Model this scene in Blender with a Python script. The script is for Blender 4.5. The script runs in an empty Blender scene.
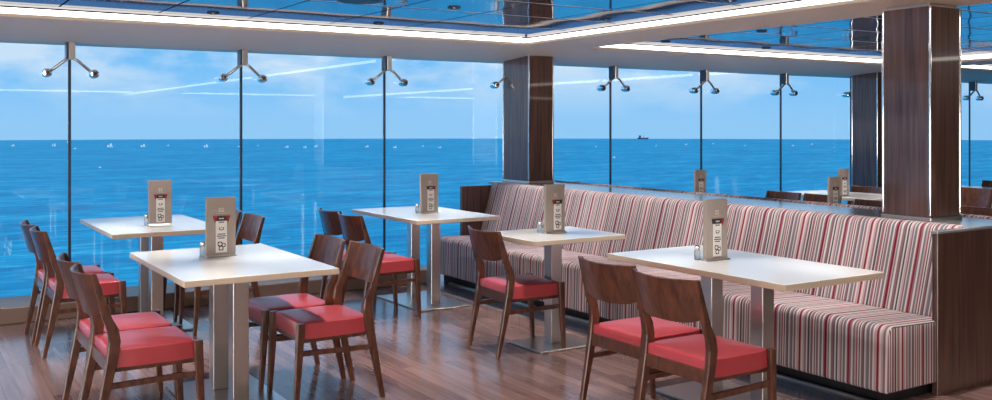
import bpy, bmesh, math, random
from mathutils import Vector, Matrix
random.seed(7)
C = bpy.context.scene.collection
R = math.radians
PI = math.pi

# ------------------------------------------------------------------ camera
cam = bpy.data.cameras.new('camera'); camo = bpy.data.objects.new('camera', cam); C.objects.link(camo)
EYE = 1.48
camo.location = (0, 0, EYE); camo.rotation_euler = (R(90), 0, R(-32.46))
cam.sensor_width = 36; cam.lens = 950 / 992 * 36
cam.shift_y = -74.2 / 992
cam.clip_end = 6000
bpy.context.scene.camera = camo
sc = bpy.context.scene
sc.view_settings.view_transform = 'Standard'
try: sc.view_settings.look = 'None'
except Exception: pass
sc.view_settings.gamma = 1
sc.view_settings.exposure = 0.0
sc.cycles.max_bounces = 8
sc.cycles.transparent_max_bounces = 16
sc.cycles.use_denoising = True
sc.cycles.caustics_reflective = False
sc.cycles.caustics_refractive = False

# ------------------------------------------------------------------ world
SKY = 1.0
def make_world():
    w = bpy.data.worlds.new('sky'); sc.world = w; w.use_nodes = True
    nt = w.node_tree; N = nt.nodes; L = nt.links; N.clear()
    out = N.new('ShaderNodeOutputWorld'); bg = N.new('ShaderNodeBackground'); L.new(bg.outputs[0], out.inputs[0])
    tc = N.new('ShaderNodeTexCoord'); sp = N.new('ShaderNodeSeparateXYZ'); L.new(tc.outputs['Generated'], sp.inputs[0])
    cr = N.new('ShaderNodeValToRGB'); L.new(sp.outputs['Z'], cr.inputs[0])
    cr.color_ramp.elements[0].position = 0.0; cr.color_ramp.elements[0].color = (.33, .64, .97, 1)
    cr.color_ramp.elements[1].position = 1.0; cr.color_ramp.elements[1].color = (.16, .38, .80, 1)
    for p, c in ((.015, (.31, .63, .99, 1)), (.06, (.22, .58, .99, 1)), (.13, (.15, .49, .94, 1)), (.3, (.13, .42, .85, 1))):
        e = cr.color_ramp.elements.new(p); e.color = c
    # clouds: noise stretched flat towards the horizon
    az = N.new('ShaderNodeVectorMath'); az.operation = 'MULTIPLY'; L.new(tc.outputs['Generated'], az.inputs[0]); az.inputs[1].default_value = (1, 1, 2.4)
    no = N.new('ShaderNodeTexNoise'); L.new(az.outputs[0], no.inputs['Vector']); no.inputs['Scale'].default_value = 9
    no.inputs['Detail'].default_value = 7; no.inputs['Roughness'].default_value = .55
    c2 = N.new('ShaderNodeValToRGB'); L.new(no.outputs['Fac'], c2.inputs[0])
    c2.color_ramp.elements[0].position = .42; c2.color_ramp.elements[0].color = (0, 0, 0, 1)
    c2.color_ramp.elements[1].position = .60; c2.color_ramp.elements[1].color = (1, 1, 1, 1)
    mr = N.new('ShaderNodeMapRange'); L.new(sp.outputs['Z'], mr.inputs[0])
    mr.inputs[1].default_value = .005; mr.inputs[2].default_value = .06
    mu = N.new('ShaderNodeMath'); mu.operation = 'MULTIPLY'; L.new(c2.outputs[0], mu.inputs[0]); L.new(mr.outputs[0], mu.inputs[1])
    mx = N.new('ShaderNodeMix'); mx.data_type = 'RGBA'; L.new(mu.outputs[0], mx.inputs[0]); L.new(cr.outputs[0], mx.inputs[6])
    mx.inputs[7].default_value = (.66, .82, 1, 1)
    L.new(mx.outputs[2], bg.inputs[0]); bg.inputs[1].default_value = SKY
make_world()

# sun high behind the ship: it only reaches the sea outside
sl = bpy.data.lights.new('sun', 'SUN'); sl.energy = 1.3; sl.angle = R(1); sl.color = (1, .97, .93)
so = bpy.data.objects.new('sun', sl); C.objects.link(so); so.rotation_euler = (R(38), 0, R(-20)); so.location = (0, 0, 40)

# light levels
COVE = 6.0          # emission of the cove diffusers
SPOT_W = 110.0       # each downlight
WARM = (1.0, .945, .90)

# added unseen area fills, left and behind the viewer, brightening soffits and column faces
for nm, loc, rot, sx, sy, e in (('left_fill', (-5.6, 1.0, .9), (R(90), 0, R(-90)), 11, 1.5, 420), ('rear_fill', (-2.2, -8.5, 1.3), (R(90), 0, R(-25)), 5.5, 1.8, 480)):
    l = bpy.data.lights.new(nm, 'AREA'); l.shape = 'RECTANGLE'; l.size = sx; l.size_y = sy; l.energy = e; l.color = (1, .92, .85)
    lo = bpy.data.objects.new(nm, l); C.objects.link(lo); lo.location = loc; lo.rotation_euler = rot

# ------------------------------------------------------------------ materials
def lin(r, g, b):
    f = lambda v: (v / 255 / 12.92) if v / 255 <= .04045 else ((v / 255 + .055) / 1.055) ** 2.4
    return (f(r), f(g), f(b), 1)
M = {}
def base(name, col, rough=.5, metal=0, coat=0, spec=.5):
    m = bpy.data.materials.new(name); m.use_nodes = True; M[name] = m
    b = m.node_tree.nodes['Principled BSDF']
    b.inputs['Base Color'].default_value = col; b.inputs['Roughness'].default_value = rough
    b.inputs['Metallic'].default_value = metal; b.inputs['Coat Weight'].default_value = coat
    b.inputs['Specular IOR Level'].default_value = spec
    return m, m.node_tree.nodes, m.node_tree.links, b
def speckle(name, amt=.06, scale=60, **kw):
    m, N, L, b = base(name, **kw)
    tc = N.new('ShaderNodeTexCoord'); no = N.new('ShaderNodeTexNoise'); no.inputs['Scale'].default_value = scale
    L.new(tc.outputs['Object'], no.inputs['Vector'])
    hs = N.new('ShaderNodeHueSaturation'); hs.inputs['Color'].default_value = kw['col']
    mr = N.new('ShaderNodeMapRange'); mr.inputs[3].default_value = 1 - amt; mr.inputs[4].default_value = 1 + amt
    L.new(no.outputs['Fac'], mr.inputs[0]); L.new(mr.outputs[0], hs.inputs['Value']); L.new(hs.outputs[0], b.inputs['Base Color'])
    return m
def wood(name, c1, c2, rough, stretch, scale=14, coat=0.0, detail=4):
    m, N, L, b = base(name, c1, rough, coat=coat)
    tc = N.new('ShaderNodeTexCoord'); mp = N.new('ShaderNodeMapping'); mp.inputs['Scale'].default_value = stretch
    L.new(tc.outputs['Object'], mp.inputs['Vector'])
    no = N.new('ShaderNodeTexNoise'); no.inputs['Scale'].default_value = scale; no.inputs['Detail'].default_value = detail
    no.inputs['Distortion'].default_value = .4
    L.new(mp.outputs[0], no.inputs['Vector'])
    cr = N.new('ShaderNodeValToRGB'); L.new(no.outputs['Fac'], cr.inputs[0])
    cr.color_ramp.elements[0].position = .32; cr.color_ramp.elements[0].color = c1
    cr.color_ramp.elements[1].position = .68; cr.color_ramp.elements[1].color = c2
    L.new(cr.outputs[0], b.inputs['Base Color'])
    return m
wood('walnut', lin(62, 34, 27), lin(104, 62, 43), .32, (2, 2, .6), 16, coat=.3)
wood('veneer', lin(66, 44, 42), lin(104, 74, 64), .28, (10, 10, .35), 5, coat=.5)
wood('veneer_light', lin(66, 44, 42), lin(104, 74, 64), .28, (10, 10, .35), 5, coat=.5)
speckle('red_vinyl', col=lin(182, 66, 74), rough=.38, coat=.25, amt=.05)
speckle('laminate', col=lin(236, 234, 232), rough=.13, amt=.015)
speckle('laminate_edge', col=lin(222, 205, 182), rough=.35, amt=.03)
speckle('brushed_steel', col=(.60, .58, .56, 1), rough=.28, metal=1, amt=.05, scale=90)
speckle('chrome', col=(.85, .85, .86, 1), rough=.1, metal=1, amt=.02)
speckle('dark_steel', col=(.025, .06, .11, 1), rough=.35, metal=0, amt=.1)
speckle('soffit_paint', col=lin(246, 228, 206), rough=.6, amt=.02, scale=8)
speckle('mirrored_tone', col=lin(26, 50, 80), rough=.9, spec=0, amt=.02, scale=8)  # reflected blue put into the slab top colour, seen mirrored in the ceiling
speckle('gap_shade', col=lin(95, 95, 102), rough=.9, spec=0, amt=.02, scale=8)  # mid grey paints the shaded gap beside the bright cove band
speckle('wall_paint', col=lin(150, 135, 125), rough=.7, amt=.02, scale=8)
speckle('stone', col=lin(150, 154, 158), rough=.14, spec=1, amt=.05, scale=40)
speckle('black_plinth', col=lin(28, 26, 30), rough=.35, amt=.1)
speckle('border_floor', col=lin(34, 40, 52), rough=.18, amt=.1)
speckle('ledge_metal', col=lin(120, 98, 88), rough=.4, amt=.08, scale=12)
speckle('taupe_board', col=lin(160, 148, 140), rough=.55, amt=.03)
speckle('paper', col=lin(235, 230, 226), rough=.6, amt=.02)
speckle('ink', col=lin(48, 40, 44), rough=.6, amt=.05)
speckle('ink_light', col=lin(205, 190, 178), rough=.6, amt=.05)
speckle('ink_red', col=lin(150, 30, 42), rough=.5, amt=.05)
speckle('glint_white', col=(.9, .93, .95, 1), rough=.8, amt=.02)
speckle('ship_grey', col=lin(60, 70, 90), rough=.7, amt=.1)
speckle('black_paint', col=lin(20, 20, 22), rough=.4, amt=.1)
m, N, L, b = base('shaker_glass', (.8, .85, .88, 1), .05); b.inputs['Transmission Weight'].default_value = .7

def emit(name, col, s):
    m = bpy.data.materials.new(name); m.use_nodes = True; M[name] = m
    N = m.node_tree.nodes; L = m.node_tree.links; N.clear()
    o = N.new('ShaderNodeOutputMaterial'); e = N.new('ShaderNodeEmission'); e.inputs[0].default_value = (*col, 1); e.inputs[1].default_value = s
    L.new(e.outputs[0], o.inputs[0])
emit('cove_glow', (1, .93, .86), COVE)
emit('reflection_glow', (1, .95, .92), .8)  # made-up glow for the lit slab edge mirrored in the ceiling
emit('bulb_glow', WARM, 4)

def mat_ceiling():
    m, N, L, b = base('ceiling_panel', (.62, .64, .68, 1), .07, metal=.92)
    geo = N.new('ShaderNodeNewGeometry'); sp = N.new('ShaderNodeSeparateXYZ'); L.new(geo.outputs['Position'], sp.inputs[0])
    def seam(sock, off, per, w):
        a = N.new('ShaderNodeMath'); a.operation = 'SUBTRACT'; L.new(sock, a.inputs[0]); a.inputs[1].default_value = off - w / 2 + per * 40 * -1
        d = N.new('ShaderNodeMath'); d.operation = 'MODULO'; L.new(a.outputs[0], d.inputs[0]); d.inputs[1].default_value = per
        c = N.new('ShaderNodeMath'); c.operation = 'LESS_THAN'; L.new(d.outputs[0], c.inputs[0]); c.inputs[1].default_value = w
        return c.outputs[0]
    sx = seam(sp.outputs['X'], .99, .674, .014)
    sy = seam(sp.outputs['Y'], 5.985, .674, .028)
    sy2 = seam(sp.outputs['Y'], 6.007, .674, .016)
    m1 = N.new('ShaderNodeMix'); m1.data_type = 'RGBA'; L.new(sy, m1.inputs[0]); m1.inputs[6].default_value = (.62, .64, .68, 1); m1.inputs[7].default_value = (.85, .87, .9, 1)
    m2 = N.new('ShaderNodeMix'); m2.data_type = 'RGBA'; L.new(sy2, m2.inputs[0]); L.new(m1.outputs[2], m2.inputs[6]); m2.inputs[7].default_value = (.06, .08, .12, 1)
    m3 = N.new('ShaderNodeMix'); m3.data_type = 'RGBA'; L.new(sx, m3.inputs[0]); L.new(m2.outputs[2], m3.inputs[6]); m3.inputs[7].default_value = (.01, .012, .02, 1)
    L.new(m3.outputs[2], b.inputs['Base Color'])
    def mxm(a, c):
        q = N.new('ShaderNodeMath'); q.operation = 'MAXIMUM'; L.new(a, q.inputs[0]); L.new(c, q.inputs[1]); return q.outputs[0]
    anyseam = mxm(mxm(sx, sy), sy2)
    for nm, k, o_ in (('Roughness', .8, .06), ('Metallic', -.92, .92), ('Specular IOR Level', -.5, .5)):
        rr = N.new('ShaderNodeMath'); rr.operation = 'MULTIPLY_ADD'; L.new(anyseam, rr.inputs[0]); rr.inputs[1].default_value = k; rr.inputs[2].default_value = o_
        L.new(rr.outputs[0], b.inputs[nm])
    # each panel sags a little: pillow shaped bump
    def pill(sock, off):
        a = N.new('ShaderNodeMath'); a.operation = 'SUBTRACT'; L.new(sock, a.inputs[0]); a.inputs[1].default_value = off
        d = N.new('ShaderNodeMath'); d.operation = 'MULTIPLY'; L.new(a.outputs[0], d.inputs[0]); d.inputs[1].default_value = 2 * PI / .674
        c = N.new('ShaderNodeMath'); c.operation = 'COSINE'; L.new(d.outputs[0], c.inputs[0])
        return c.outputs[0]
    ad = N.new('ShaderNodeMath'); ad.operation = 'ADD'; L.new(pill(sp.outputs['X'], .99), ad.inputs[0]); L.new(pill(sp.outputs['Y'], 5.98), ad.inputs[1])
    bp = N.new('ShaderNodeBump'); bp.inputs['Strength'].default_value = .5; bp.inputs['Distance'].default_value = .0014
    L.new(ad.outputs[0], bp.inputs['Height']); L.new(bp.outputs[0], b.inputs['Normal'])
mat_ceiling()

def mat_floor():
    m, N, L, b = base('floor_planks', (.2, .1, .08, 1), .17, spec=.75)
    geo = N.new('ShaderNodeNewGeometry'); mp = N.new('ShaderNodeMapping'); L.new(geo.outputs['Position'], mp.inputs[0])
    mp.inputs['Rotation'].default_value = (0, 0, R(90)); mp.vector_type = 'POINT'
    br = N.new('ShaderNodeTexBrick'); L.new(mp.outputs[0], br.inputs['Vector'])
    br.inputs['Scale'].default_value = 1; br.inputs['Brick Width'].default_value = 1.3; br.inputs['Row Height'].default_value = .075
    br.inputs['Mortar Size'].default_value = .0012; br.inputs['Bias'].default_value = 0; br.offset = .37
    br.inputs['Color1'].default_value = lin(112, 86, 82); br.inputs['Color2'].default_value = lin(144, 114, 108); br.inputs['Mortar'].default_value = lin(108, 78, 72)
    m2 = N.new('ShaderNodeMapping'); L.new(geo.outputs['Position'], m2.inputs[0]); m2.inputs['Scale'].default_value = (26, 1.2, 1)
    no = N.new('ShaderNodeTexNoise'); L.new(m2.outputs[0], no.inputs['Vector']); no.inputs['Scale'].default_value = 1.6; no.inputs['Detail'].default_value = 5
    mr = N.new('ShaderNodeMapRange'); L.new(no.outputs['Fac'], mr.inputs[0]); mr.inputs[1].default_value = .3; mr.inputs[2].default_value = .7; mr.inputs[3].default_value = .8; mr.inputs[4].default_value = 1.16
    hs = N.new('ShaderNodeHueSaturation'); L.new(br.outputs[0], hs.inputs['Color']); L.new(mr.outputs[0], hs.inputs['Value'])
    L.new(hs.outputs[0], b.inputs['Base Color'])
mat_floor()

def mat_sea():
    m, N, L, b = base('sea_water', lin(0, 92, 178), .5, spec=.03)
    geo = N.new('ShaderNodeNewGeometry')
    mp = N.new('ShaderNodeMapping'); L.new(geo.outputs['Position'], mp.inputs[0]); mp.inputs['Rotation'].default_value = (0, 0, R(-28)); mp.inputs['Scale'].default_value = (.035, .11, 1)
    no = N.new('ShaderNodeTexNoise'); L.new(mp.outputs[0], no.inputs['Vector']); no.inputs['Scale'].default_value = 3.2; no.inputs['Detail'].default_value = 9; no.inputs['Roughness'].default_value = .62; no.inputs['Distortion'].default_value = .35
    n2 = N.new('ShaderNodeTexNoise'); L.new(mp.outputs[0], n2.inputs['Vector']); n2.inputs['Scale'].default_value = .45; n2.inputs['Detail'].default_value = 6; n2.inputs['Roughness'].default_value = .7
    av = N.new('ShaderNodeMix'); av.inputs[0].default_value = .45; L.new(no.outputs['Fac'], av.inputs[2]); L.new(n2.outputs['Fac'], av.inputs[3])
    cr = N.new('ShaderNodeValToRGB'); L.new(av.outputs[0], cr.inputs[0])
    cr.color_ramp.elements[0].position = .38; cr.color_ramp.elements[0].color = (.0, .19, .40, 1)
    cr.color_ramp.elements[1].position = .68; cr.color_ramp.elements[1].color = (.25, .65, .82, 1)
    e = cr.color_ramp.elements.new(.50); e.color = (.0, .31, .54, 1)
    e = cr.color_ramp.elements.new(.57); e.color = (.005, .43, .66, 1)
    L.new(cr.outputs[0], b.inputs['Base Color'])
    bp = N.new('ShaderNodeBump'); bp.inputs['Strength'].default_value = .5; bp.inputs['Distance'].default_value = .8
    L.new(no.outputs['Fac'], bp.inputs['Height']); L.new(bp.outputs[0], b.inputs['Normal'])
mat_sea()

def mat_glass():
    m = bpy.data.materials.new('window_glass'); m.use_nodes = True; M['window_glass'] = m
    N = m.node_tree.nodes; L = m.node_tree.links; N.clear()
    o = N.new('ShaderNodeOutputMaterial'); t = N.new('ShaderNodeBsdfTransparent'); g = N.new('ShaderNodeBsdfGlossy'); mx = N.new('ShaderNodeMixShader')
    fr = N.new('ShaderNodeLayerWeight'); fr.inputs[0].default_value = .5
    pw = N.new('ShaderNodeMath'); pw.operation = 'POWER'; L.new(fr.outputs['Facing'], pw.inputs[0]); pw.inputs[1].default_value = 5
    ma = N.new('ShaderNodeMath'); ma.operation = 'MULTIPLY_ADD'; L.new(pw.outputs[0], ma.inputs[0]); ma.inputs[1].default_value = .5; ma.inputs[2].default_value = .03
    t.inputs[0].default_value = (.95, .985, 1, 1); g.inputs['Roughness'].default_value = .012; g.inputs[0].default_value = (.8, .9, 1, 1)
    L.new(ma.outputs[0], mx.inputs[0]); L.new(t.outputs[0], mx.inputs[1]); L.new(g.outputs[0], mx.inputs[2]); L.new(mx.outputs[0], o.inputs[0])
mat_glass()

def mat_stripes():
    # striped upholstery: the U coordinate (metres along the bench) picks the stripe
    m, N, L, b = base('striped_fabric', (.5, .4, .4, 1), .8, spec=.25)
    cream = lin(214, 205, 200); grey = lin(120, 120, 128); red = lin(128, 20, 44); mauve = lin(142, 108, 120)
    pink = lin(190, 164, 168); dgrey = lin(88, 84, 92); rose = lin(160, 84, 98); brown = lin(108, 90, 98)
    seq = [(red, 14), (mauve, 10), (cream, 9), (grey, 16), (cream, 8), (mauve, 16), (cream, 5), (brown, 8), (cream, 9), (rose, 7), (mauve, 9), (cream, 6), (dgrey, 14), (cream, 10),
           (mauve, 12), (pink, 12), (cream, 12), (rose, 6),
           (red, 9), (pink, 16), (cream, 9), (mauve, 14), (cream, 6), (grey, 18), (pink, 6), (cream, 7), (brown, 9), (mauve, 10), (cream, 8), (dgrey, 8), (cream, 7), (rose, 9), (pink, 9), (grey, 12), (cream, 11), (mauve, 12),
           (red, 8), (rose, 8), (cream, 10), (grey, 15), (cream, 6), (mauve, 9), (pink, 12), (cream, 6), (dgrey, 12), (cream, 9), (brown, 10), (mauve, 14), (cream, 12), (grey, 9), (pink, 8)]
    tot = sum(w for _, w in seq); period = tot / 1000 * 1.0
    uv = N.new('ShaderNodeUVMap'); uv.uv_map = 'UVMap'; sp = N.new('ShaderNodeSeparateXYZ'); L.new(uv.outputs[0], sp.inputs[0])
    d = N.new('ShaderNodeMath'); d.operation = 'DIVIDE'; L.new(sp.outputs[0], d.inputs[0]); d.inputs[1].default_value = period
    fr = N.new('ShaderNodeMath'); fr.operation = 'FRACT'; L.new(d.outputs[0], fr.inputs[0])
    k = 26; a1 = sum(w for _, w in seq[:k]) / tot
    def ramp(part, w0, w1):
        mr = N.new('ShaderNodeMapRange'); L.new(fr.outputs[0], mr.inputs[0]); mr.inputs[1].default_value = w0; mr.inputs[2].default_value = w1
        cr = N.new('ShaderNodeValToRGB'); L.new(mr.outputs[0], cr.inputs[0]); cr.color_ramp.interpolation = 'CONSTANT'
        s = sum(w for _, w in part); x = 0
        for i, (c, w) in enumerate(part):
            if i == 0: e = cr.color_ramp.elements[0]; e.position = 0
            elif i == 1: e = cr.color_ramp.elements[1]; e.position = x / s
            else: e = cr.color_ramp.elements.new(x / s)
            e.color = c; x += w
        return cr.outputs[0]
    r1 = ramp(seq[:k], 0, a1); r2 = ramp(seq[k:], a1, 1)
    gt = N.new('ShaderNodeMath'); gt.operation = 'GREATER_THAN'; L.new(fr.outputs[0], gt.inputs[0]); gt.inputs[1].default_value = a1
    mx = N.new('ShaderNodeMix'); mx.data_type = 'RGBA'; L.new(gt.outputs[0], mx.inputs[0]); L.new(r1, mx.inputs[6]); L.new(r2, mx.inputs[7])
    L.new(mx.outputs[2], b.inputs['Base Color'])
mat_stripes()

# ------------------------------------------------------------------ mesh helpers
def obj(name, bm, mat, parent=None, smooth=False, mats=None):
    me = bpy.data.meshes.new(name)
    bmesh.ops.recalc_face_normals(bm, faces=bm.faces)
    bm.to_mesh(me); bm.free()
    for mm in (mats or [mat]): me.materials.append(M[mm])
    if smooth:
        for p in me.polygons: p.use_smooth = True
    o = bpy.data.objects.new(name, me); C.objects.link(o)
    if parent: o.parent = parent
    return o
def box(bm, x0, x1, y0, y1, z0, z1, bev=0, seg=1, mi=0):
    r = bmesh.ops.create_cube(bm, size=1)
    vs = r['verts']
    for v in vs:
        v.co = Vector(((x0 + x1) / 2 + v.co.x * (x1 - x0), (y0 + y1) / 2 + v.co.y * (y1 - y0), (z0 + z1) / 2 + v.co.z * (z1 - z0)))
    fs = set(f for v in vs for f in v.link_faces)
    for f in fs: f.material_index = mi
    if bev:
        es = list(set(e for v in vs for e in v.link_edges))
        bmesh.ops.bevel(bm, geom=es, offset=bev, segments=seg, affect='EDGES', profile=.5)
    return bm
def B(*a, **k):
    bm = bmesh.new(); box(bm, *a, **k); return bm
def loft(bm, secs, cap=True):
    """secs: list of rings (lists of Vectors with the same count)"""
    rings = [[bm.verts.new(p) for p in s] for s in secs]
    n = len(rings[0])
    for a, b_ in zip(rings, rings[1:]):
        for i in range(n):
            bm.faces.new((a[i], a[(i + 1) % n], b_[(i + 1) % n], b_[i]))
    if cap:
        bm.faces.new(rings[0]); bm.faces.new(list(reversed(rings[-1])))
    return bm
def rect_ring(cx, cy, z, wx, wy, ch=.3):
    """chamfered rectangle, horizontal"""
    a, b_ = wx / 2, wy / 2; k = min(a, b_) * ch
    pts = [(a, b_ - k), (a - k, b_), (-a + k, b_), (-a, b_ - k), (-a, -b_ + k), (-a + k, -b_), (a - k, -b_), (a, -b_ + k)]
    return [Vector((cx + x, cy + y, z)) for x, y in pts]
def tube(bm, pts, r, n=8):
    secs = []
    for i, p in enumerate(pts):
        p = Vector(p); d = (Vector(pts[min(i + 1, len(pts) - 1)]) - Vector(pts[max(i - 1, 0)])).normalized()
        u = d.orthogonal().normalized() if i == 0 else (u - d * u.dot(d)).normalized()
        w = d.cross(u); rr = r[i] if isinstance(r, (list, tuple)) else r
        secs.append([p + (u * math.cos(t) + w * math.sin(t)) * rr for t in [2 * PI * k / n for k in range(n)]])
    return loft(bm, secs)
def lathe(bm, prof, n=20, axis='z', o=(0, 0, 0)):
    secs = []
    for r, h in prof:
        ring = []
        for k in range(n):
            a = 2 * PI * k / n
            if axis == 'z': ring.append(Vector((o[0] + r * math.cos(a), o[1] + r * math.sin(a), o[2] + h)))
            else: ring.append(Vector((o[0] + r * math.cos(a), o[1] + h, o[2] + r * math.sin(a))))
        secs.append(ring)
    return loft(bm, secs)
def tag(o, label=None, cat=None, group=None, kind=None):
    if label: o['label'] = label
    if cat: o['category'] = cat
    if group: o['group'] = group
    if kind: o['kind'] = kind
    return o
def thing(name, label, cat, loc=(0, 0, 0), rz=0, group=None):
    o = bpy.data.objects.new(name, None); C.objects.link(o); o.empty_display_size = .1
    o.location = loc; o.rotation_euler = (0, 0, rz)
    return tag(o, label, cat, group)
def struct(name, bm, mat, **k):
    return tag(obj(name, bm, mat, **k), kind='structure')
def dup(root, loc, rz=None, label=None, group=None):
    r = root.copy(); C.objects.link(r); r.location = loc
    if rz is not None: r.rotation_euler = (0, 0, rz)
    if label: r['label'] = label
    if group: r['group'] = group
    for ch in list(root.children):
        c = ch.copy(); C.objects.link(c); c.parent = r
        for g in ch.children:
            d = g.copy(); C.objects.link(d); d.parent = c
    return r

# ------------------------------------------------------------------ room shell
X0, X1, Y0, YG = -6.0, 17.5, -9.5, 8.33
ZC, ZS, ZT = 2.314, 2.224, 2.145
LED = .125
struct('floor', B(X0, X1, Y0, YG + .1, -.06, 0), 'floor_planks')
struct('ceiling', B(X0, X1, Y0, YG + .25, ZC, ZC + .1), 'ceiling_panel')
struct('wall_back', B(X0, X1, Y0 - .1, Y0, 0, 2.4), 'wall_paint')
struct('wall_left', B(X0 - .1, X0, Y0, YG + .2, 0, 2.4), 'wall_paint')
struct('wall_right', B(X1, X1 + .1, Y0, YG + .2, 0, 2.4), 'wall_paint')
bm = B(X0, 4.36, 7.91, YG + .1, 0, LED, bev=.008); box(bm, 6.56, X1, 7.91, YG + .1, 0, LED, bev=.008)
struct('baseboard_window', bm, 'ledge_metal')
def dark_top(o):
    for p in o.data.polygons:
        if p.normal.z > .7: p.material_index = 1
# window head soffit (slopes down to the glass) and its upstand
bm = bmesh.new()
prof = [(7.24, ZS), (8.28, ZT), (YG + .2, ZT), (YG + .2, ZC), (8.02, ZC), (8.02, ZS + .022), (7.24, ZS + .022)]
loft(bm, [[Vector((x, y, z)) for y, z in prof] for x in (X0, X1)])
o = struct('trim_window_head', bm, 'soffit_paint', mats=['soffit_paint', 'mirrored_tone'])
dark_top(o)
# cove diffuser over the soffit, running along the window wall
BX = [(-.62, .07), (4.93, 5.62), (10.50, 11.19)]       # the cross beams
segs = [(X0, BX[0][0])] + [(BX[i][1], BX[i + 1][0]) for i in range(2)] + [(BX[2][1], X1)]
names = ['beyond the frame side', 'along the window head over the front tables', 'along the window head behind the partition', 'along the window head past the far column']
for (a, b_), nm in zip(segs, names):
    t = thing('cove_light', 'long glowing cove light strip ' + nm, 'ceiling light', ((a + b_) / 2, 7.78, ZC - .01))
    h = (b_ - a) / 2
    obj('diffuser', B(-h - .3, h + .32, -.385, .20, -.004, .006), 'cove_glow', t)
    obj('reflection_line', B(-h, h, -.53, -.51, -.004, .008), 'reflection_glow', t)
    obj('gap_shade_strip', B(-h, h, -.51, -.385, -.001, .008), 'gap_shade', t)
for i, (a, b_) in enumerate(BX):
    bm = bmesh.new()
    box(bm, a, b_, Y0, 7.26, ZS, ZS + .022); box(bm, b_ - .02, b_, Y0, 7.5, ZS + .01, ZC)
    o = struct('trim_beam_%d' % (i + 1), bm, 'soffit_paint', mats=['soffit_paint', 'mirrored_tone'])
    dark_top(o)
    t = thing('cove_light', ['long glowing cove light strip above the cross beam behind the viewer side', 'long glowing cove light strip along the large cross beam over the striped bench',
                             'glowing cove light strip along the second cross beam beyond the large column'][i], 'ceiling light', (a, 0, ZC - .01))
    obj('diffuser', B(.135, .66, Y0 + .1, 7.62, -.004, .006), 'cove_glow', t)
    obj('reflection_line', B(.035, .055, Y0 + .1, 7.27, -.004, .008), 'reflection_glow', t)
    obj('gap_shade_strip', B(.055, .135, Y0 + .1, 7.4, -.001, .008), 'gap_shade', t)
t = thing('cove_light', 'glowing cove light strip at the inner end of the room', 'ceiling light', (0, -8, ZC - .01))
obj('diffuser', B(X0 + .1, X1 - .1, -.15, .15, -.004, .006), 'cove_glow', t)
# glass panes and the joints between them
M0, MS = 1.213, 1.4036
ks = list(range(-5, 12))
xs = [M0 + MS * k for k in ks]
for n, (a, b_) in enumerate(zip(xs, xs[1:])):
    struct('window_%d' % (n + 1), B(a + .012, b_ - .012, YG, YG + .008, LED - .01, ZT + .01), 'window_glass')
for n, x in enumerate(xs):
    struct('trim_joint_%d' % (n + 1), B(x - .011, x + .011, YG - .006, YG + .014, LED - .01, ZT + .01, bev=.003), 'dark_steel')

# ------------------------------------------------------------------ outside
bm = bmesh.new()
SEA = -20.0
rr = (EYE - SEA) * 950 / (138.6 - 125.8)
cen = bm.verts.new((0, 0, SEA)); ring = []
prev = None
radii = [30, 60, 120, 240, 480, 900, rr]
NS = 64
rings = []
for r_ in radii:
    rings.append([bm.verts.new((r_ * math.cos(2 * PI * k / NS), r_ * math.sin(2 * PI * k / NS), SEA)) for k in range(NS)])
for k in range(NS): bm.faces.new((cen, rings[0][k], rings[0][(k + 1) % NS]))
for a, b_ in zip(rings, rings[1:]):
    for k in range(NS): bm.faces.new((a[k], a[(k + 1) % NS], b_[(k + 1) % NS], b_[k]))
tag(obj('sea', bm, 'sea_water'), 'rippled deep blue sea stretching to the horizon', 'sea', kind='stuff')

def sea_at(px, py):
    X = (px - 496) / 950; th = R(57.54); c, s = math.cos(th), math.sin(th)
    d = (EYE - SEA) * 950 / (py - 125.8)
    return Vector(((s * X + c) * d, (-c * X + s) * d, SEA))
glints = [(13, 146.3, 2.8), (54, 146.3, 3.4), (75, 149, 2), (110, 147.2, 5), (143, 147, 4), (168, 146, 2), (206, 147.3, 4), (240, 147, 3), (258, 146, 1.6), (287, 147.6, 3), (305, 148, 3), (316, 147, 3), (367, 147.3, 3), (395, 148, 3),
        (423, 146.5, 1.8), (440, 148, 2.4), (596, 147, 1.6), (614, 158, 2.5), (656, 146, 1.6), (686, 145, 2), (713, 144, 1.6), (745, 146, 1.6), (793, 146, 2), (812, 144.5, 1.8), (100, 168, 2.2), (303, 195, 1.6)]
glint0 = None  # crest-shaped meshes on the sea stand in for lamp reflections
for px, py, w in glints:
    p = sea_at(px, py)
    if glint0 is None:
        bm = bmesh.new(); n = 12
        sec = []
        for i in range(n + 1):
            u = i / n; s_ = math.sin(PI * u) ** .7; hh = .32 * s_ * (.6 + .4 * math.sin(9 * u + 1)) + .004
            sec.append([Vector((u - .5, -.25 * s_ - .01, 0)), Vector((u - .5, -.05 * s_, hh)), Vector((u - .5, .2 * s_ + .01, 0))])
        loft(bm, sec)
        o = glint0 = obj('reflection_glint', bm, 'glint_white', smooth=True)
        tag(o, 'small white glint over the blue sea, standing in for a lamp reflection', 'glint', 'white glints over the sea')
    else:
        o = glint0.copy(); C.objects.link(o)
    o.location = p; d = p.xy.length; sc_ = 1.25 * w * d / 950
    o.scale = (sc_, sc_ * 1.5, sc_ * 2.4); o.rotation_euler = (0, 0, R(-32.46) + random.uniform(-.3, .3))
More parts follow.
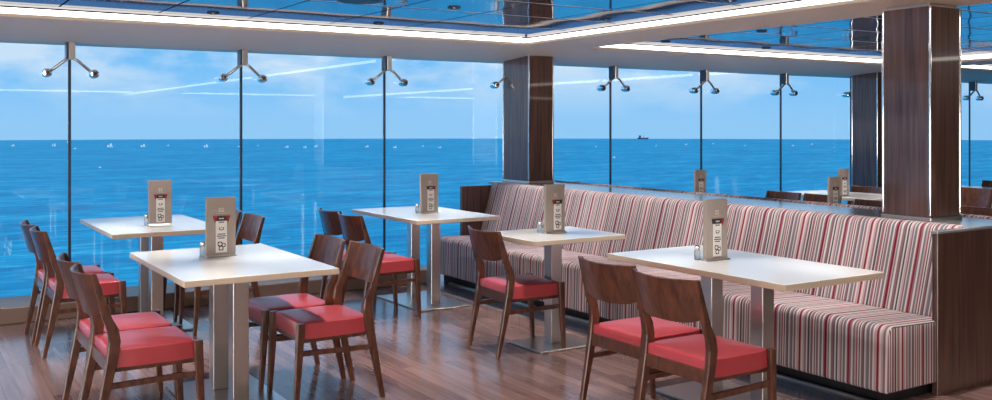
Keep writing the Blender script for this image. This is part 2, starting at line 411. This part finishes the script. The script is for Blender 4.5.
# far ship
p = sea_at(643, 139.2)
t = thing('cargo_ship', 'tiny dark ship silhouette on the horizon beyond the partition', 'ship', p, R(-32))
bm = bmesh.new()
loft(bm, [[Vector((x, -w, 0)), Vector((x + o_, -w, 2.2 + h)), Vector((x + o_, w, 2.2 + h)), Vector((x, w, 0))] for x, w, o_, h in ((-8.5, 1.2, -.3, .3), (-6, 1.6, 0, 0), (6, 1.6, 0, 0), (8, .3, 1.2, .9))])
obj('hull', bm, 'ship_grey', t)
obj('superstructure', B(-6.5, -3.5, -1.2, 1.2, 2, 6, bev=.2), 'ship_grey', t)
bm = bmesh.new(); tube(bm, [(1, 0, 2), (1, 0, 5.5)], .25); obj('mast', bm, 'ship_grey', t)

# ------------------------------------------------------------------ columns
def column(x, y, z0, z1, label, w=.32, d=.31):
    t = thing('column', label, 'column', (x, y, z0))
    h = z1 - z0
    obj('veneer_body', B(.006, w - .006,   .006, d - .006, .022, h - .022), 'veneer', t)
    for (cx, cy) in ((0, 0), (w, 0), (0, d), (w, d)):
        bm = bmesh.new(); sx = 1 if cx == 0 else -1; sy = 1 if cy == 0 else -1
        a = sorted((cx, cx + sx * .014)); b_ = sorted((cy, cy + sy * .014))
        box(bm, a[0], a[1], b_[0], b_[1],   .03, h - .018, bev=.004, seg=2)
        obj('corner_trim', bm, 'chrome', t)
    obj('base_collar', B(-.004, w + .004, -.004, d + .004, 0, .022, bev=.003), 'brushed_steel', t)
    obj('top_collar', B(.02, w - .02, .02, d - .02, h - .022, h), 'brushed_steel', t)
    return t
column(5.26, 3.41, .905, ZS - .001, 'large dark wood veneer column with steel corners rising behind the near end of the striped bench', d=.335)
column(5.345, 7.80, .905, ZS - .001, 'dark wood veneer column at the window end of the partition', w=.31, d=.48)
column(10.87, 7.80, 0, ZS - .001, 'dark wood veneer column far off by the window beyond the partition', d=.40)

# ------------------------------------------------------------------ partition and benches
PY0, PY1 = 3.09, 8.10
t = thing('partition', 'low dark veneer partition with grey stone top between the back to back benches', 'partition', (5.46, PY0, 0))
obj('end_panel', B(-.63, .63, 0, .035, 0, .885, bev=.003), 'veneer', t)
obj('end_panel', B(-.73, .73, PY1 - PY0 - .035, PY1 - PY0, 0, .885, bev=.003), 'veneer', t)
obj('core', B(-.24, .24, .036, PY1 - PY0 + .18, 0, .884), 'veneer', t)
obj('stone_top', B(-.28, .28, 0, PY1 - PY0 + .19, .886, .905, bev=.004), 'stone', t)
obj('end_cap', B(-.635, -.281, -.003, .04, .886, .903, bev=.003), 'stone', t)
obj('end_cap', B(.281, .635, -.003, .04, .886, .903, bev=.003), 'stone', t)

def uv_strip(o, off=0.0):
    me = o.data; uv = me.uv_layers.new(name='UVMap')
    for p in me.polygons:
        end = abs(p.normal.y) > .8
        for li in p.loop_indices:
            v = me.vertices[me.loops[li].vertex_index].co
            uv.data[li].uv = ((v.x if end else v.y) + off + 50, v.z)
def rounded(profile, r, n=5):
    """round every corner of a closed 2-D profile"""
    out = []
    m_ = len(profile)
    for i in range(m_):
        p0, p, p1 = Vector(profile[i - 1]), Vector(profile[i]), Vector(profile[(i + 1) % m_])
        a = (p0 - p); b_ = (p1 - p); rr_ = min(r[i], a.length * .49, b_.length * .49)
        A = p + a.normalized() * rr_; Bp = p + b_.normalized() * rr_
        for k in range(n + 1):
            u = k / n; out.append((A * (1 - u) ** 2 + p * 2 * u * (1 - u) + Bp * u * u))
    return out
def upholstery(name, prof, rads, y0, y1, parent, flip, puff=.0):
    rp = rounded(prof, rads)
    cen = sum(rp, Vector((0, 0))) / len(rp)
    bm = bmesh.new(); secs = []
    stp = .045; n = int((y1 - y0) / stp)
    ys = [(y0, .93), (y0 + .006, .97), (y0 + .02, 1)] + [(y0 + (y1 - y0) * k / n, 1) for k in range(1, n)] + [(y1 - .02, 1), (y1 - .006, .97), (y1, .93)]
    for y, s_ in ys:
        ring_ = []
        for q in rp:
            d = q - cen
            wob = 1 + puff * (math.sin(y * 37) * .5 + math.sin(y * 61 + 1) * .5) * (1 if s_ == 1 else 0)
            # keep the outline size: only shrink the ends by a fixed amount
            sh = (1 - s_) * .25
            e = d * (wob) - d.normalized() * sh
            q2 = cen + e
            ring_.append(Vector((-q2.x if flip else q2.x, y, q2.y)))
        secs.append(ring_)
    loft(bm, secs)
    o = obj(name, bm, 'striped_fabric', parent, smooth=True)
    uv_strip(o, .17)
    return o
def bench(label, flip):
    s = -1 if flip else 1
    t = thing('banquette_bench', label, 'bench', (5.46, 0, 0))
    f = lambda x: x - 5.46
    # seat profile (x, z)
    sp_ = [(f(4.40), .068), (f(4.41), .425), (f(4.97), .405), (f(4.97), .068)]
    upholstery('seat', sp_, [.02, .055, .02, .01], PY0 + .01, PY1 - .13, t, flip, .002)
    bp_ = [(f(4.925), .405), (f(5.075), .915), (f(5.175), .915), (f(5.215), .86), (f(5.215), .10), (f(4.98), .10), (f(4.975), .38)]
    upholstery('backrest', bp_, [.01, .05, .03, .03, .005, .005, .005], PY0 + .037, PY1 - .037, t, flip, .002)
    x0, x1 = sorted((s * f(4.47), s * f(5.2)))
    obj('plinth', B(x0, x1, PY0 + .07, PY1 - .14, 0, .10), 'black_plinth', t)
    return t
bench('long banquette bench in red cream and grey stripes facing the front tables', False)
bench('striped banquette bench on the far side of the partition, mostly hidden', True)
# dark floor border with steel edging in front of the bench
struct('trim_floor_border', B(4.14, 4.42, 3.0, 7.90, 0, .004), 'border_floor')
struct('trim_floor_edge', B(4.125, 4.14, 3.0, 7.90, 0, .006), 'brushed_steel')
struct('trim_plinth_edge', B(4.40, 4.42, 3.1, 7.74, .004, .016), 'brushed_steel')

# ------------------------------------------------------------------ tables
def table(x0, x1, y0, y1, label, posts, group='white pedestal dining tables'):
    cx, cy = (x0 + x1) / 2, (y0 + y1) / 2; w, l = (x1 - x0) / 2, (y1 - y0) / 2
    t = thing('dining_table', label, 'table', (cx, cy, 0))
    bm = B(-w, w, -l, l, .718, .75, bev=.004, seg=2)
    o = obj('tabletop', bm, 'laminate', t, mats=['laminate', 'laminate_edge'])
    for p in o.data.polygons:
        if abs(p.normal.z) < .5: p.material_index = 1
    for py in posts:
        obj('post', B(-.043, .043, py - .043, py + .043, .012, .715, bev=.004, seg=2), 'brushed_steel', t)
    bl = .20 if len(posts) == 1 else .40
    obj('base_plate', B(-.24, .24, -bl, bl, 0, .012, bev=.003), 'brushed_steel', t)
    obj('top_bracket', B(-.2, .2, -bl * .8, bl * .8, .708, .718), 'black_paint', t)
    return t
TB = {'A': (1.247, 2.02, 6.755, 8.02), 'B': (1.157, 1.94, 4.547, 5.757), 'C': (3.403, 4.161, 6.479, 7.699), 'D': (3.417, 4.161, 4.919, 5.552), 'E': (3.457, 4.184, 2.962, 4.25)}
table(*TB['A'], 'white rectangular pedestal table against the window, farthest from the striped bench', (-.18, .18))
table(*TB['B'], 'white rectangular pedestal table nearest the viewer with chairs on both long sides', (-.18, .18))
table(*TB['C'], 'white rectangular pedestal table by the window at the far end of the striped bench', (-.18, .18))
table(*TB['D'], 'small square white table on a single steel post, halfway along the striped bench', (0,))
table(*TB['E'], 'white rectangular pedestal table beside the near end of the striped bench', (-.18, .18))
table(6.76, 7.50, 5.95, 7.15, 'white table behind the partition, nearest the window', (-.18, .18))
table(6.76, 7.50, 4.45, 5.45, 'white table behind the partition, mostly hidden by the large column', (-.18, .18))
table(8.20, 8.95, 5.95, 7.15, 'white table glimpsed between two menu holders and the large column', (-.18, .18))
table(10.3, 11.05, 5.85, 7.0, 'white table far beyond the large column near the window', (-.18, .18))

# ------------------------------------------------------------------ chairs
def make_chair(label):
    t = thing('dining_chair', label, 'chair')
    W = .205
    for s in (-1, 1):
        # rear leg and back post in one bent piece
        secs = []
        for x, y, z, wx, wy in ((-.262, .200, 0, .026, .024), (-.216, .203, .22, .038, .028), (-.180, W, .40, .048, .030), (-.168, W, .49, .052, .030), (-.176, W, .545, .050, .029),
                                (-.200, W, .60, .042, .028), (-.228, .205, .70, .032, .025), (-.258, .206, .806, .022, .022)):
            secs.append(rect_ring(x, s * y, z, wx, wy))
        bm = bmesh.new(); loft(bm, secs); obj('rear_leg', bm, 'walnut', t)
        secs = []
        for x, y, z, wx, wy in ((.235, .200, 0, .024, .024), (.222, .203, .2, .034, .028), (.212, W, .40, .042, .032), (.210, W, .452, .042, .032)):
            secs.append(rect_ring(x, s * y, z, wx, wy))
        bm = bmesh.new(); loft(bm, secs); obj('front_leg', bm, 'walnut', t)
        bm = bmesh.new()
        loft(bm, [rect_ring2(x, s * .203, z, .018, h) for x, z, h in ((-.222, .285, .026), (.222, .295, .026))]); obj('stretcher', bm, 'walnut', t)
    # seat rails
    bm = bmesh.new()
    for s in (-1, 1): box(bm, -.165, .195, s * .180 - .009, s * .180 + .009, .345, .375)
    box(bm, .186, .204, -.188, .188, .345, .38); box(bm, -.200, -.182, -.192, .192, .345, .405)
    obj('seat_rail', bm, 'walnut', t)
    # cushion: domed, slightly wider at the front
    bm = bmesh.new()
    nx, ny = 10, 10; g = {}
    def hgt(u, v): return .452 + .012 * (1 - abs(u) ** 3) * (1 - abs(v) ** 3) - .007 * max(0, abs(u) - .96) / .04 - .005 * max(0, abs(v) - .96) / .04
    cols = [-1, -.97, -.88, -.6, -.3, 0, .3, .6, .88, .97, 1]
    top = []; n = len(cols)
    for i, u in enumerate(cols):
        for j, v in enumerate(cols):
            x = .010 + u * (.198 if abs(v) < .99 else .194); hw = .198 if abs(u) < .99 else .194
            # clear the four legs at the corners
            y = v * hw * (1.06 if abs(u) < .75 else 1)
            g[i, j] = bm.verts.new((x, y, hgt(u, v)))
    for i in range(n - 1):
        for j in range(n - 1): bm.faces.new((g[i, j], g[i + 1, j], g[i + 1, j + 1], g[i, j + 1]))
    loop = [g[i, 0] for i in range(n)] + [g[n - 1, j] for j in range(1, n)] + [g[i, n - 1] for i in range(n - 2, -1, -1)] + [g[0, j] for j in range(n - 2, 0, -1)]
    low = [bm.verts.new((v.co.x, v.co.y, .368)) for v in loop]
    k = len(loop)
    for i in range(k): bm.faces.new((loop[i], loop[(i + 1) % k], low[(i + 1) % k], low[i]))
    bm.faces.new(low)
    o = obj('seat_cushion', bm, 'red_vinyl', t, smooth=True)
    md = o.modifiers.new('b', 'EDGE_SPLIT'); md.split_angle = R(50)
    # curved backrest
    bm = bmesh.new(); ns = 16; secs = []
    for i in range(ns + 1):
        v = -1 + 2 * i / ns; y = v * .216
        bow = -.058 * (1 - v * v)
        zt = .81 - .006 * (1 - v * v); zb = .615 + .03 * abs(v) ** 6 - .01 * (1 - v * v)
        lean = lambda z: -.188 - (z - .55) * .28
        th_ = .020
        ring_ = []
        for z, dx in ((zb, 0), (zb + .004, th_), (zt - .004, th_ * .8), (zt, th_ * .4), (zt - .004, 0)):
            ring_.append(Vector((lean(z) + bow + dx - .006, y, z)))
        ring_ = [ring_[0], ring_[1], ring_[2], ring_[3], ring_[4]]
        secs.append(ring_)
    loft(bm, secs)
    o = obj('backrest', bm, 'walnut', t, smooth=True); md = o.modifiers.new('b', 'EDGE_SPLIT'); md.split_angle = R(40)
    return t
def rect_ring2(x, y, z, wy, hz):
    return [Vector((x, y + a * wy / 2, z + b_ * hz / 2)) for a, b_ in ((-1, -1), (1, -1), (1, 1), (-1, 1))]
CH = [
    (1.07, 7.32, 0, 'red walnut chair by the window, on the outer side of the window table', 'c'),
    (1.08, 6.85, 0, 'walnut chair with red seat, second from the window beside the white window table'),
    (1.03, 5.27, 0, 'red seated chair at the nearest table, overlapped by the foreground chair beside it'),
    (1.03, 4.82, 0, 'red seated chair in the left foreground, closest to the viewer at the nearest table'),
    (1.97, 5.37, PI, 'red seated chair across the nearest table, the farther of that pair'),
    (2.00, 4.91, PI, 'red seated chair across the nearest table, the nearer of that pair'),
    (2.04, 7.55, PI, 'walnut chair at the window table whose back is hidden behind a menu holder'),
    (2.04, 7.00, PI, 'walnut chair at the window table with its back tilted before the window joint'),
    (3.23, 7.17, 0, 'walnut chair at the far bench table, nearer the window of its pair'),
    (3.21, 6.72, 0, 'walnut chair at the far bench table, farther from the window of its pair'),
    (3.525, 5.27, R(-4), 'single walnut chair with red seat at the small square table'),
    (3.26, 3.70, 0, 'walnut chair with red seat at the near bench table, partly behind its neighbour'),
    (3.21, 3.22, 0, 'walnut chair with red seat in the foreground at the near bench table'),
    (7.42, 6.60, PI, 'dark chair back just above the partition, nearest the window'),
    (7.42, 6.12, PI, 'dark chair back above the partition, partly behind a menu holder'),
    (7.22, 5.38, PI, 'dark chair in front of the glimpsed white table beside the large column'),
    (8.86, 6.66, PI, 'brown chair back below the far column, behind the glimpsed white table'),
    (9.62, 5.90, PI, 'dark chair on the far side of the large column before the distant table'),
    (7.32, 4.42, PI, 'dark chair with a curved back top just above the stone ledge past the large column'),
    (11.1, 6.45, PI, 'brown chair back at the distant table beyond the large column'),
]
ch0 = None
for c_ in CH:
    x, y, rz, lb = c_[:4]
    if ch0 is None:
        ch0 = make_chair(lb); ch0.location = (x, y, 0); ch0.rotation_euler = (0, 0, rz); ch0['group'] = 'walnut dining chairs'
    else: dup(ch0, (x, y, 0), rz, lb)

# ------------------------------------------------------------------ menu holders and shakers
def flat(bm, x0, x1, z0, z1, y, th_=.0006): box(bm, x0, x1, y - th_, y, z0, z1)
def make_menu(label, wings, off=0.0):
    t = thing('menu_holder', label, 'menu')
    obj('board', B(-.082, .082, -.012, .012, .006, .33, bev=.002), 'taupe_board', t)
    obj('foot', B(-.085, .085, -.028, .028, 0, .008, bev=.002), 'brushed_steel', t)
    # small faint mark printed near the top of the board
    bm = bmesh.new()
    for k in range(2):
        for r_ in range(2): flat(bm, -.014 + k * .016, -.002 + k * .016, .262 - r_ * .014, .271 - r_ * .014, -.0122)
    flat(bm, -.03, .03, .238, .2405, -.0122)
    obj('board_print', bm, 'ink_light', t)
    card = obj('leaflet', B(off - .031, off + .031, -.0165, -.0125, .022, .205, bev=.0008), 'paper', t)
    bm = bmesh.new(); y = -.0167
    for k in range(5): flat(bm, off - .016 + k * .0066, off - .0115 + k * .0066, .187, .194, y)
    # bowl icon
    pts = [(off + .013 * math.cos(a), .160 + .013 * math.sin(a)) for a in [PI + PI * k / 8 for k in range(9)]]
    for (xa, za), (xb, zb) in zip(pts, pts[1:]):
        flat(bm, min(xa, xb) - .001, max(xa, xb) + .001, min(za, zb) - .0012, max(za, zb) + .0012, y)
    flat(bm, off - .015, off + .015, .160, .162, y)
    for k, w_ in enumerate((.022, .026, .018)): flat(bm, off - w_, off + w_, .122 - k * .011, .127 - k * .011, y)
    # three looping shapes at the foot of the leaflet
    for cx, cz, r_ in ((-.008, .07, .012), (.012, .062, .010), (-.002, .046, .012)):
        pp = [(off + cx + r_ * math.cos(2 * PI * k / 10), cz + r_ * math.sin(2 * PI * k / 10)) for k in range(11)]
        for (xa, za), (xb, zb) in zip(pp, pp[1:]):
            flat(bm, min(xa, xb) - .0012, max(xa, xb) + .0012, min(za, zb) - .0012, max(za, zb) + .0012, y)
    obj('leaflet_print', bm, 'ink', card)
    bm = bmesh.new()
    loft(bm, [[Vector((off - .033, yy, .198)), Vector((off + .033, yy, .198)), Vector((off + .040, yy, .226)), Vector((off - .040, yy, .226))] for yy in (-.0175, -.0125)])
    hd = obj('leaflet_header', bm, 'ink', t)
    bm = bmesh.new(); [flat(bm, off - .013 + k * .007, off - .0085 + k * .007, .208, .215, -.0177) for k in range(4)]
    obj('header_print', bm, 'paper', hd)
    for s in wings:
        bm = bmesh.new()
        loft(bm, [[Vector((off + s * .022, yy, .2265)), Vector((off + s * .050, yy, .2265)), Vector((off + s * .036, yy, .186))] for yy in (-.0185, -.0176)])
        obj('header_wing', bm, 'ink_red', t)
    return t
def shaker(x, y, label):
    t = thing('salt_shaker', label, 'shaker', (x, y, .7505))
    bm = bmesh.new(); lathe(bm, [(.014, 0), (.018, .004), (.0165, .05), (.013, .058)], 18); obj('glass_body', bm, 'shaker_glass', t, smooth=True)
    bm = bmesh.new(); lathe(bm, [(.0135, .058), (.015, .060), (.015, .074), (.011, .082), (.002, .084)], 18); obj('cap', bm, 'chrome', t, smooth=True)
    return t
MN = [('A', 1.665, 7.22, (-1, 1), 0, 0, 'taupe menu holder on the window table farthest from the bench', 'window table'),
      ('B', 1.555, 5.32, (-1, 1), 0, 0, 'taupe menu holder on the table nearest the viewer', 'nearest table'),
      ('C', 3.790, 7.00, (1,), .008, 0, 'taupe menu holder on the table at the far end of the striped bench', 'far bench table'),
      ('D', 3.810, 5.25, (-1,), .018, 0, 'taupe menu holder on the small square table', 'small square table'),
      ('E', 3.780, 3.72, (1,), 0, 0, 'taupe menu holder on the near bench table', 'near bench table')]
for k, x, y, wings, off, rz, lb, w in MN:
    mo = make_menu(lb, wings, off); mo.location = (x, y, .7505); mo.rotation_euler = (0, 0, rz)
    shaker(x - .085, y + .05, 'small glass shaker with steel cap on the ' + w)
base_menu = mo
dup(base_menu, (6.90, 7.00, .7505), 0, 'menu holder behind the partition seen against the sea, nearest the bench')
dup(base_menu, (6.95, 5.42, .7505), 0, 'menu holder behind the partition, in front of a dark chair back')
dup(base_menu, (8.33, 6.38, .7505), 0, 'menu holder on the glimpsed white table close to the far column')
for o in list(C.objects):
    if o.name.startswith('menu_holder') and o.location.x > 6: o.scale = (.92, 1, .86)

# ------------------------------------------------------------------ glass clamps hanging from the window head
def make_clamp(label):
    t = thing('glass_clamp', label, 'glass clamp')
    obj('hanger', B(-.02, .028, -.045, -.020, -.135, .06, bev=.004), 'brushed_steel', t)
    obj('back_plate', B(-.038, -.020, -.040, .05, -.135, .06, bev=.002), 'dark_steel', t)
    for s in (-1, 1):
        bm = bmesh.new(); tube(bm, [(s * .012, -.03, -.125), (s * .05, -.03, -.145), (s * .12, -.02, -.205), (s * .155, .0, -.232)], [.011, .012, .012, .012], 8)
        obj('arm', bm, 'brushed_steel', t, smooth=True)
        bm = bmesh.new(); lathe(bm, [(.012, -.045), (.030, -.042), (.036, -.030), (.036, .030), (.030, .052)], 18, 'y', (s * .175, .005, -.245))
        pad = obj('pad', bm, 'chrome', t, smooth=True); md = pad.modifiers.new('b', 'EDGE_SPLIT'); md.split_angle = R(40)
        bm = bmesh.new(); lathe(bm, [(.014, -.052), (.014, -.040)], 12, 'y', (s * .175, .005, -.245)); obj('bolt', bm, 'dark_steel', pad)
    return t
ordn = ['leftmost along the window head', 'second from the left along the window head', 'third from the left, above the far bench table', 'half hidden behind the window end column',
        'first to the right of the window end column', 'second to the right of the window end column', 'third to the right of the window end column',
        'just left of the far column', 'hidden by the large column', 'beyond the large column, rightmost']
cl0 = None
for i in range(10):
    if i == 8: continue      # wholly behind the large column
    loc = (M0 + MS * i, YG - .062, ZT - .0)
    lb = 'forked steel glass clamp, ' + ordn[i]
    if cl0 is None: cl0 = make_clamp(lb); cl0.location = loc
    else: dup(cl0, loc, None, lb)

# ------------------------------------------------------------------ downlights
def make_downlight(label):
    t = thing('downlight', label, 'ceiling light')
    bm = bmesh.new(); n = 28
    ringp = [(.036, -.001), (.037, -.009), (.041, -.010), (.046, -.006), (.048, -.001)]
    loft(bm, [[Vector((r_ * math.cos(2 * PI * k / n), r_ * math.sin(2 * PI * k / n), z)) for k in range(n)] for r_, z in ringp], cap=False)
    obj('ring', bm, 'dark_steel', t, smooth=True)
    bm = bmesh.new(); lathe(bm, [(.036, -.002), (.02, -.0035)], 20); obj('lens', bm, 'black_paint', t)
    bm = bmesh.new(); lathe(bm, [(.012, -.0036), (.008, -.005)], 16); obj('lamp', bm, 'bulb_glow', t)
    return t
dl0 = None
wordx = {}
gx = [(-2.0, 0), (.65, 0), (2.0, 0), (3.34, 0), (4.70, 0), (6.46, 1), (7.90, 1), (9.3, 1)]
gy = [7.03, 5.8, 4.49, 3.15, 1.8, .4, -2.0]
seen = {(2.0, 7.03): 'above the window table farthest from the bench', (3.34, 7.03): 'above the chairs of the far bench table', (3.34, 5.8): 'second row from the window, between the tables',
        (4.70, 5.8): 'tucked beside the large cross beam, midway along the bench', (4.70, 4.49): 'beside the large cross beam, nearer the large column',
        (6.46, 7.03): 'beyond the large cross beam, closest to the window', (6.46, 5.8): 'beyond the large cross beam, second from the window', (7.90, 7.03): 'small, near the far column by the window', (7.90, 5.8): 'small, just left of the large column'}
for (x, _) in gx:
    for y in gy:
        if _ and y < 3: continue
        if (x, y) in seen:
            lb = 'round recessed downlight ' + seen[x, y]
            if dl0 is None: dl0 = make_downlight(lb); dl0.location = (x, y, ZC)
            else: dup(dl0, (x, y, ZC), None, lb)
        l = bpy.data.lights.new('downlight_lamp', 'SPOT'); l.energy = SPOT_W * (1 if x > 0 else .8); l.color = WARM
        l.spot_size = R(68); l.spot_blend = .55; l.shadow_soft_size = .022
        lo = bpy.data.objects.new('downlight_lamp', l); C.objects.link(lo); lo.location = (x, y, ZC - .02)
# round ceiling speaker
t = thing('ceiling_speaker', 'larger dark round grille in the ceiling at the top edge above the far bench table', 'speaker', (2.62, 5.80, ZC))
bm = bmesh.new(); lathe(bm, [(.13, -.001), (.15, -.008), (.16, -.001)], 28); obj('rim', bm, 'dark_steel', t, smooth=True)
bm = bmesh.new(); lathe(bm, [(.135, -.003), (.05, -.006)], 28); obj('grille', bm, 'black_paint', t)
